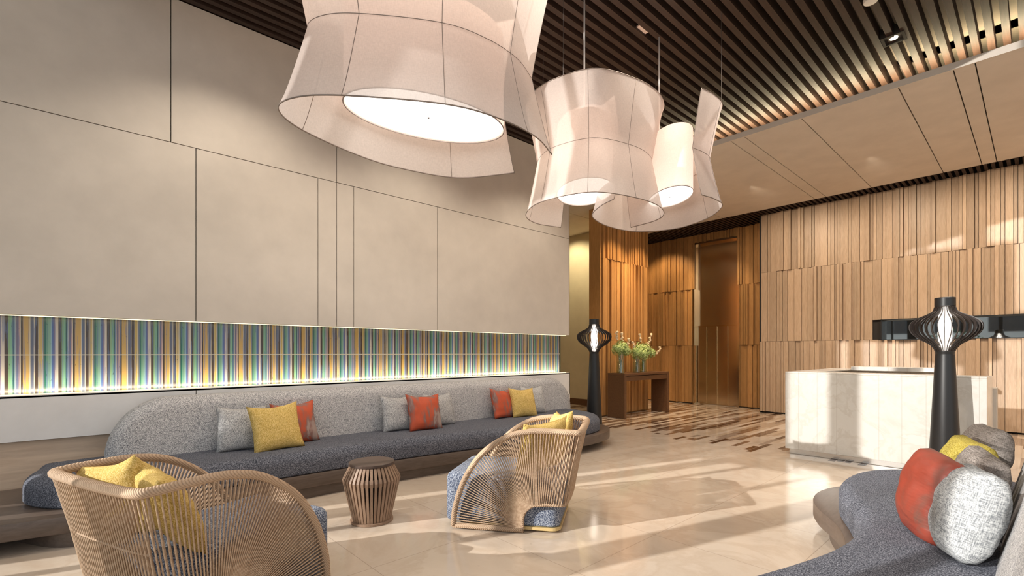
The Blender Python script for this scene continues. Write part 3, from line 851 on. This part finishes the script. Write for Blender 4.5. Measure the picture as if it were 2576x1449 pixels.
l2 = copy_tree(l1); l2.location = (*DL(5.02, 4.50), 0); tag(l2, 'tall black floor lamp in front of the marble desk')
for l in (l1, l2): l['group'] = 'black floor lamps with ribbed shades'

# ================================================================ RECEPTION DESK
dx0, dx1, dy0, dy1, dh = -2.315, -.37, 7.12, 9.3, 1.10
t = empty('reception_desk', (dx0, dy0, 0)); tag(t, 'white marble reception desk in front of the battened wood wall', 'desk')
def rb(name, b_, m_, par=t, bev=.004):
    q = MB(); q.box(b_[0]-dx0, b_[1]-dy0, b_[2], b_[3]-dx0, b_[4]-dy0, b_[5]); return q.build(name, m_, par, bevel=bev)
rb('front_panel', (dx0, dy0, .07, dx1, dy0+.06, dh-.02), M_MARB)
rb('side_panel', (dx0, dy0+.06, .07, dx0+.06, dy1, dh-.02), M_MARB)
rb('side_panel', (dx1-.06, dy0+.06, .07, dx1, dy0+1.0, dh-.02), M_MARB)
rb('counter_top', (dx0, dy0, dh-.02, dx1, dy0+.34, dh), M_MARB)
rb('counter_top', (dx0, dy0+.34, dh-.02, dx0+.34, dy1, dh), M_MARB)
rb('back_panel', (dx0, dy1-.06, .0, -.95, dy1, dh+.0), M_MARB)
rb('back_shelf', (dx0+.34, dy1-.35, dh-.02, -.95, dy1, dh+.04), M_MARB)
rb('work_surface', (dx0+.06, dy0+.34, .74, dx1-.06, dy0+.8, .78), M_CONS)
rb('toe_kick', (dx0+.04, dy0+.04, .0, dx1-.04, dy0+.10, .075), M_CHROME)
rb('toe_kick', (dx0+.04, dy0+.10, .0, dx0+.1, dy1-.04, .075), M_CHROME)
rb('trestle_end', (dx1-.05, dy0+1.0, .0, dx1+.03, dy0+1.25, .93), M_SOFF)

# ================================================================ CONSOLE TABLE
kx0, kx1, ky0, ky1, kh = -6.14, -5.72, 8.36, 10.12, .93
t = empty('console_table', (kx0, ky0, 0)); tag(t, 'dark wooden console table with flowers against the timber column', 'console table')
def kb(name, b_, m_=M_CONS):
    q = MB(); q.box(b_[0]-kx0, b_[1]-ky0, b_[2], b_[3]-kx0, b_[4]-ky0, b_[5]); return q.build(name, m_, t, bevel=.004)
kb('table_top', (kx0, ky0, kh-.05, kx1, ky1, kh))
kb('side_panel', (kx0, ky0, 0, kx1, ky0+.07, kh-.05)); kb('side_panel', (kx0, ky1-.07, 0, kx1, ky1, kh-.05))
dwr = kb('drawer', (kx0+.03, ky0+.075, kh-.16, kx1-.015, ky1-.075, kh-.06))

# vases and flowers
def vase(x_, y_, h_, r_0, label):
    v = empty('glass_vase', (x_, y_, kh)); tag(v, label, 'vase', 'glass vases on the console table')
    m = MB(); m.lathe([(r_0*.9,.002),(r_0,.01),(r_0*.92,h_*.5),(r_0*1.02,h_)], n=28, cap=False); m.lathe([(r_0*.9,.001),(r_0*.9,.012)], n=28); m.build('glass_body', M_VASE, v, smooth=True, auto=40)
    w = MB(); w.lathe([(r_0*.84,.014),(r_0*.86,h_*.55)], n=24); w.build('water', M_VASE, v, smooth=True, auto=40)
def bloom(mb, c, r_, seed, rr):
    bm = bmesh.new(); bmesh.ops.create_icosphere(bm, subdivisions=3, radius=1)
    vs = []
    for v in bm.verts:
        p = v.co.copy(); q = p*3.1+Vector((seed, 0, 0))
        k = r_*(1+.22*noise.noise(q)+.12*noise.noise(q*3))
        vs.append((c[0]+p.x*k, c[1]+p.y*k, c[2]+p.z*k*.8))
    fs = [tuple(v.index for v in f.verts) for f in bm.faces]; bm.free(); mb.add(vs, fs)
def petal_cluster(mb, c, r_, rr, n=70, s=.016):
    for i in range(n):
        d = Vector((rr.gauss(0,1), rr.gauss(0,1), rr.gauss(0,1))).normalized(); p = Vector(c)+d*r_*rr.uniform(.85,1.12)
        a = d.orthogonal().normalized()*s; b_ = d.cross(a)
        mb.add([p-a, p+b_*.9+d*.004, p+a, p-b_*.9+d*.004], [(0,1,2,3)])
def bouquet(x_, y_, vh, label, blooms, spikes, seed):
    rr = random.Random(seed)
    o = empty('flower_bouquet', (x_, y_, kh)); tag(o, label, 'flowers', 'flower bouquets in the glass vases')
    stm = MB()
    for i, (bx, by, bz, br) in enumerate(blooms):
        m = MB(); bloom(m, (bx, by, bz), br*.8, seed+i*3.3, rr); petal_cluster(m, (bx,by,bz), br*1.15, rr, 190, .019); m.build('bloom', M_HYD, o, smooth=False)
        stm.tube([(bx*.15, by*.15, .03), (bx*.3, by*.3, vh*.6), (bx*.9, by*.9, bz)], .004, 5)
        stm.tube([(-bx*.25, -by*.2, .03), (bx*.1, by*.3, vh*.6), (bx*.8, by*.8, bz)], .004, 5)
    for (ex_, ey, ez) in spikes:
        stm.tube([(0,0,.04), (ex_*.3, ey*.3, vh), (ex_*.8, ey*.8, ez-.08), (ex_, ey, ez)], .0028, 5)
        m = MB()
        for q in range(6):
            c = Vector((ex_*(.88+.03*q), ey*(.88+.03*q), ez-.10+.03*q)); c += Vector((rr.uniform(-.02,.02), rr.uniform(-.02,.02), 0))
            bloom(m, c, .018+.006*(q % 3), q+seed, rr)
        m.build('flower_spike', M_WHITEF, o)
    stm.build('stems', M_STEM, o)
kyp = lambda u: atX(u, -5.93)[1]
V = [(-5.92, kyp(1560), .44, .085), (-5.88, kyp(1597), .40, .085), (-5.98, kyp(1622), .42, .085)]
vase(*V[0], 'clear glass vase of green flowers at the left of the console table')
vase(*V[1], 'clear glass vase in the middle of the console table')
vase(*V[2], 'clear glass vase at the right of the console table')
bouquet(V[0][0], V[0][1], .44, 'green hydrangeas with pale spikes in the left vase on the console', [(.05,-.16,.50,.11),(.02,.0,.54,.12),(-.03,.16,.50,.10),(.10,.05,.47,.09)], [(.05,-.20,.80),(.02,.02,.78),(.05,.22,.66)], 11)
bouquet(V[1][0], V[1][1], .40, 'round pale green hydrangea heads in the middle vase on the console', [(.06,-.08,.43,.12),(.08,.10,.40,.13)], [(.02,-.16,.60)], 23)
bouquet(V[2][0], V[2][1], .42, 'spreading green flowers with white spikes in the right vase on the console', [(.0,-.10,.52,.12),(-.02,.12,.50,.12),(.02,.30,.42,.09)], [(.0,-.10,.78),(.03,.28,.80),(.02,.22,.62),(.05,.62,.50)], 37)

# ================================================================ PENDANT LAMPS
def pendant(label, rim, cen, zb, zw, zt, drum, dz, rod, cables, nwire, plate=None):
    cx_, cy_ = DL(*cen[::-1]) if False else DL(cen[1], cen[0])
    t = empty('pendant_lamp', (cx_, cy_, 0)); tag(t, label, 'pendant lamp', 'gauze pendant lamps')
    pts = spline([Vector((*DL(d, l), 0)) for l, d in rim], 10)
    c = Vector((cx_, cy_, 0)); rel = [p-c for p in pts]
    nv = 14; rows = []
    def scale(z):
        if z <= zw: k = (z-zb)/(zw-zb); return 1-.17*(k**.85)
        k = (zt-z)/(zt-zw); return 1.0-.17*(k**.85)
    zs = [zb+(zw-zb)*i/7 for i in range(8)] + [zw+(zt-zw)*i/8 for i in range(1, 9)]
    m = MB(); vs = []; n = len(rel)
    for z in zs:
        s_ = scale(z)
        for p in rel: vs.append((p.x*s_, p.y*s_, z))
    fs = [(j*n+i, j*n+i+1, (j+1)*n+i+1, (j+1)*n+i) for j in range(len(zs)-1) for i in range(n-1)]
    m.add(vs, fs); m.build('gauze_shade', M_SHADE, t, smooth=True, auto=25)
    w = MB()
    for z, r_ in ((zb, .0045), (zw, .0024), (zt, .004)):
        s_ = scale(z); w.tube([(p.x*s_, p.y*s_, z) for p in rel], r_, 6)
    for k in nwire:
        i = round(10*k); p = rel[i]
        w.tube([(p.x*scale(z), p.y*scale(z), z) for z in zs], .0022, 5)
    w.build('shade_wire', M_WIRE, t, smooth=True)
    # inner drum
    (dl, dd), (a_, b_), ang = drum
    px, py = DL(dd, dl); px -= cx_; py -= cy_
    # axis directions: lat = (CS,SN), depth=(-SN,CS)
    rot = math.atan2(SN, CS)+ang
    m = MB(); m.lathe([(1, dz[0]+.0), (1, dz[1])], px, py, 64, cap=False, sx=a_, sy=b_, rot=rot); m.build('drum_shade', M_DRUM, t, smooth=True)
    m = MB(); m.lathe([(.985, dz[0]+.012), (.985, dz[0]+.016)], px, py, 64, sx=a_, sy=b_, rot=rot); df = m.build('diffuser', M_DIFF, t); df['label'] = 'glowing white diffuser'
    m = MB(); m.lathe([(1.0, dz[0]-.001), (1.012, dz[0]-.001), (1.012, dz[0]+.006), (1.0, dz[0]+.006), (1.0, dz[0]-.001)], px, py, 64, cap=False, sx=a_, sy=b_, rot=rot); m.lathe([(.008, dz[0]+.004),(.008,dz[0]+.011)], px, py, 12); m.build('drum_rim', M_WIRE, t)
    m = MB(); m.lathe([(1, dz[1]-.001), (1, dz[1])], px, py, 48, sx=a_*.99, sy=b_*.99, rot=rot); m.build('drum_lid', M_DRUM, t)
    if rod:
        rx, ry = DL(rod[1], rod[0]); m = MB(); m.tube([(rx-cx_, ry-cy_, dz[1]), (rx-cx_, ry-cy_, ZS+.17)], .009, 10); m.build('rod', M_ROD, t, smooth=True)
    for i in cables:
        p = rel[round((n-1)*i)]; m = MB(); m.tube([(p.x*.999, p.y*.999, zt), (p.x*.99, p.y*.99, ZS+.17)], .0022, 5); m.build('cable', M_CABLE, t)
    if plate:
        qx, qy = DL(plate[1], plate[0]); m = MB(); h_ = .085
        m.box(qx-cx_-h_, qy-cy_-h_, ZS+.03, qx-cx_+h_, qy-cy_+h_, ZS+.045); m.build('ceiling_plate', M_PINKP, t)
    # lamp inside
    for dzl, pw_ in (((dz[0]+dz[1])/2, 1.0),):
        ld = bpy.data.lights.new('pendant_bulb', 'POINT'); ld.energy = 5*pw_*(1.5 if a_ > .5 else 1); ld.color = (1,.74,.58); ld.shadow_soft_size = .22
        lo_ = bpy.data.objects.new('pendant_bulb', ld); COL.objects.link(lo_); lo_.location = (px+cx_, py+cy_, dz[1]+.25)
    return t
pendant('largest gauze pendant lamp, hanging nearest, its top cut off by the photo',
        [(.02,4.05),(-.47,4.16),(-.92,3.94),(-1.18,3.68),(-1.42,3.27),(-1.45,3.0),(-1.3,2.86),(-1.0,2.83),(-.405,2.93),(-.07,3.12),(.17,3.38),(.302,3.67)],
        (-.60,3.50), 2.86, 3.42, 4.15, ((-.617,3.57),(.60,.34),.50), (3.08,3.80), (-.6,3.57), (.3,.6,.85), (0,1.1,4,7,8,9.7,11))
pendant('middle gauze pendant lamp, interlocked with the farther one',
        [(.588,5.81),(.287,5.63),(.154,5.32),(.22,4.95),(.43,4.69),(.79,4.53),(1.21,4.70),(1.5,4.95),(1.65,5.25),(1.63,5.52),(1.43,5.81)],
        (.88,5.20), 2.86, 3.42, 4.02, ((.79,5.22),(.30,.46),0), (3.08,3.80), (.725,4.84), (.07,.42,.93), (0,1.5,3.4,4.75,6,8.5,10))
pendant('farthest gauze pendant lamp, open at the front so its inner drum shows',
        [(1.0,4.73),(.90,5.0),(.89,5.35),(1.14,5.75),(1.54,6.0),(1.99,5.86),(2.19,5.40),(2.16,4.96),(1.99,4.74),(1.81,4.61)],
        (1.55,5.30), 2.86, 3.36, 3.88, ((1.76,5.38),(.215,.38),0), (3.08,3.74), (1.64,5.38), (.5,.77), (0,2,4,6,7.4,9), (1.42,5.32))

# ================================================================ CEILING FITTINGS
def downlight(u, v, label):
    D = (ZS-H)*F_PX/(HZ-v); x_, y_ = DL(D, (u-U0)/F_PX*D)
    t = empty('downlight', (x_, y_, ZS)); tag(t, label, 'downlight')
    m = MB()
    a, b_ = .105, .080
    m.box(-a,-a,-.012,a,-b_,.10); m.box(-a,b_,-.012,a,a,.10); m.box(-a,-b_,-.012,-b_,b_,.10); m.box(b_,-b_,-.012,a,b_,.10); m.box(-b_,-b_,.01,b_,b_,.04)
    m.build('housing', M_DARK, t)
    m = MB(); m.lathe([(.036,.0),(.040,.008)], n=24); m.build('bulb', M_SPOT, t)
    return x_, y_
downlight(2248, 97, 'square black downlight recessed between the ceiling slats, glowing')
D = (ZS-H)*F_PX/(HZ+2); x_, y_ = DL(D, (2190-U0)/F_PX*D)
m = MB(); m.lathe([(.05,-.035),(.058,-.03),(.062,-.01),(.062,.0)], n=32)
o = m.build('smoke_detector', M_WHITEP, smooth=True, auto=40); o.location = (x_, y_, ZS); tag(o, 'round white smoke detector under the ceiling slats at the top of the photo', 'smoke detector')

# ================================================================ LIGHTS
def sun(name, az, tan, e, col, ang):
    l = bpy.data.lights.new(name, 'SUN'); l.energy = e; l.color = col; l.angle = R(ang)
    o = bpy.data.objects.new(name, l); COL.objects.link(o)
    d = Vector((az, 1, -tan*math.sqrt(1+az*az))).normalized()
    o.rotation_mode = 'QUATERNION'; o.rotation_quaternion = d.to_track_quat('-Z', 'Y'); o.location = (0,-8,6)
sun('sun_direct', .30, .42, 4.6, (1,.96,.91), .4)
sun('sun_reflected', .20, .16, 2.7, (1,.94,.88), .5)
def spot(x_, y_, z_, tx, ty, tz, e, deg, col=(1,.80,.58), blend=.6, size=.06):
    l = bpy.data.lights.new('ceiling_spot', 'SPOT'); l.energy = e; l.color = col; l.spot_size = R(deg); l.spot_blend = blend; l.shadow_soft_size = size
    o = bpy.data.objects.new('ceiling_spot', l); COL.objects.link(o); o.location = (x_, y_, z_)
    d = Vector((tx-x_, ty-y_, tz-z_)); o.rotation_mode = 'QUATERNION'; o.rotation_quaternion = d.to_track_quat('-Z', 'Y')
SPOTC = (1,.87,.72)
for x_, y_ in ((-4.6,1.2),(-4.4,3.4),(-4.4,5.6),(-2.2,4.2),(-2.8,2.2),(1.6,6.4)):  # warm room fill: added lamps with no fixtures
    spot(x_, y_, ZS-.03, x_-.1, y_, 0, 130, 120, SPOTC)
spot(-1.1, 6.8, ZS-.03, -1.1, 6.6, 0, 80, 60, SPOTC)
for y_ in (8.7, 9.7): spot(-5.2, y_, ZSF-.02, XC, y_, 2.0, 210, 75, (1,.70,.38))
spot(-6.9, 11.3, ZM-.06, -7.0, YR, 2.0, 90, 100, (1,.70,.38)); spot(-5.6, 11.2, ZM-.06, -5.6, YR+.4, 1.0, 90, 80, (1,.78,.5))
for x_ in (-3.6, -1.8, 0, 1.8): spot(x_, 9.3, ZSF-.03, x_, YM, 1.6, 150, 120, (1,.82,.62))  # added wash without fixtures, standing in for sunlight on the battened wall
spot(-8.2, 9.0, ZSF-.03, -8.2, 9.8, 2.6, 90, 120, (1,.82,.5)); spot(-7.0, 8.9, ZSF-.03, -7.1, 9.8, 2.6, 60, 120, (1,.82,.5))
for x_ in (-4.5, -2.5, -.5): spot(x_, 8.6, ZSF-.03, x_, 8.6, 0, 110, 130, SPOTC)
def area(name, loc_, rot, sx1, sy1, e, col):
    l = bpy.data.lights.new(name, 'AREA'); l.shape = 'RECTANGLE'; l.size = sx1; l.size_y = sy1; l.energy = e; l.color = col
    o = bpy.data.objects.new(name, l); COL.objects.link(o); o.location = loc_; o.rotation_euler = rot; return o
area('niche_led', (-5.87, (YF+YEND)/2, 1.012), (R(180), R(-40), 0), .02, YEND-YF-.1, 30, (1,.84,.55))
area('niche_led_top', (-5.85, (YF+YEND)/2, 1.655), (0, R(35), 0), .015, YEND-YF-.1, 1.5, (1,.84,.50))
area('cove_led', ((-9.5+XR)/2, YS0+.62, ZSF+.22), (R(180), 0, 0), XR+9.3, .03, 270, (1,.83,.52))

# sky light through the front
w = bpy.data.worlds.new('World'); SC.world = w; w.use_nodes = True
ns, ln = w.node_tree.nodes, w.node_tree.links
bg = ns['Background']
sky = ns.new('ShaderNodeTexSky'); sky.sky_type = 'HOSEK_WILKIE'; sky.turbidity = 3.5; sky.ground_albedo = .4
sky.sun_direction = Vector((-.28,-.87,.40)).normalized()
mx = ns.new('ShaderNodeMix'); mx.data_type = 'RGBA'; mx.inputs[0].default_value = .55
ln.new(sky.outputs[0], mx.inputs[6]); mx.inputs[7].default_value = (.9,.95,1.0,1)
ln.new(mx.outputs[2], bg.inputs['Color']); bg.inputs['Strength'].default_value = 2.1
pl = area('sky_portal', ((-6.3+XR)/2, YF-.02, ZF/2), (R(90), 0, 0), XR+6.3, ZF-.1, 1, (1,1,1)); pl.data.cycles.is_portal = True
pl.rotation_euler = (R(90), 0, 0)
p2_ = area('sky_portal', (XR+.02, 1.1, 2.15), (0, R(90), 0), 4.3, 8.2, 1, (1,1,1)); p2_.data.cycles.is_portal = True

# ================================================================ CAMERA
cam = bpy.data.cameras.new('camera'); co = bpy.data.objects.new('camera', cam); COL.objects.link(co)
cam.sensor_fit = 'HORIZONTAL'; cam.sensor_width = 36; cam.lens = 36*F_PX/2576
cam.shift_y = (HZ-724.5)/2576; cam.clip_start = .05
co.location = (0,0,H); co.rotation_euler = (R(90), 0, TH)
SC.camera = co
vs_ = SC.view_settings; vs_.view_transform = 'Standard'; vs_.look = 'None'; vs_.gamma = 1; vs_.exposure = 0.26; vs_.use_curve_mapping = False
SC.cycles.max_bounces = 8; SC.cycles.diffuse_bounces = 4; SC.cycles.transparent_max_bounces = 16
SC.cycles.sample_clamp_indirect = 6; SC.cycles.caustics_reflective = False; SC.cycles.caustics_refractive = False
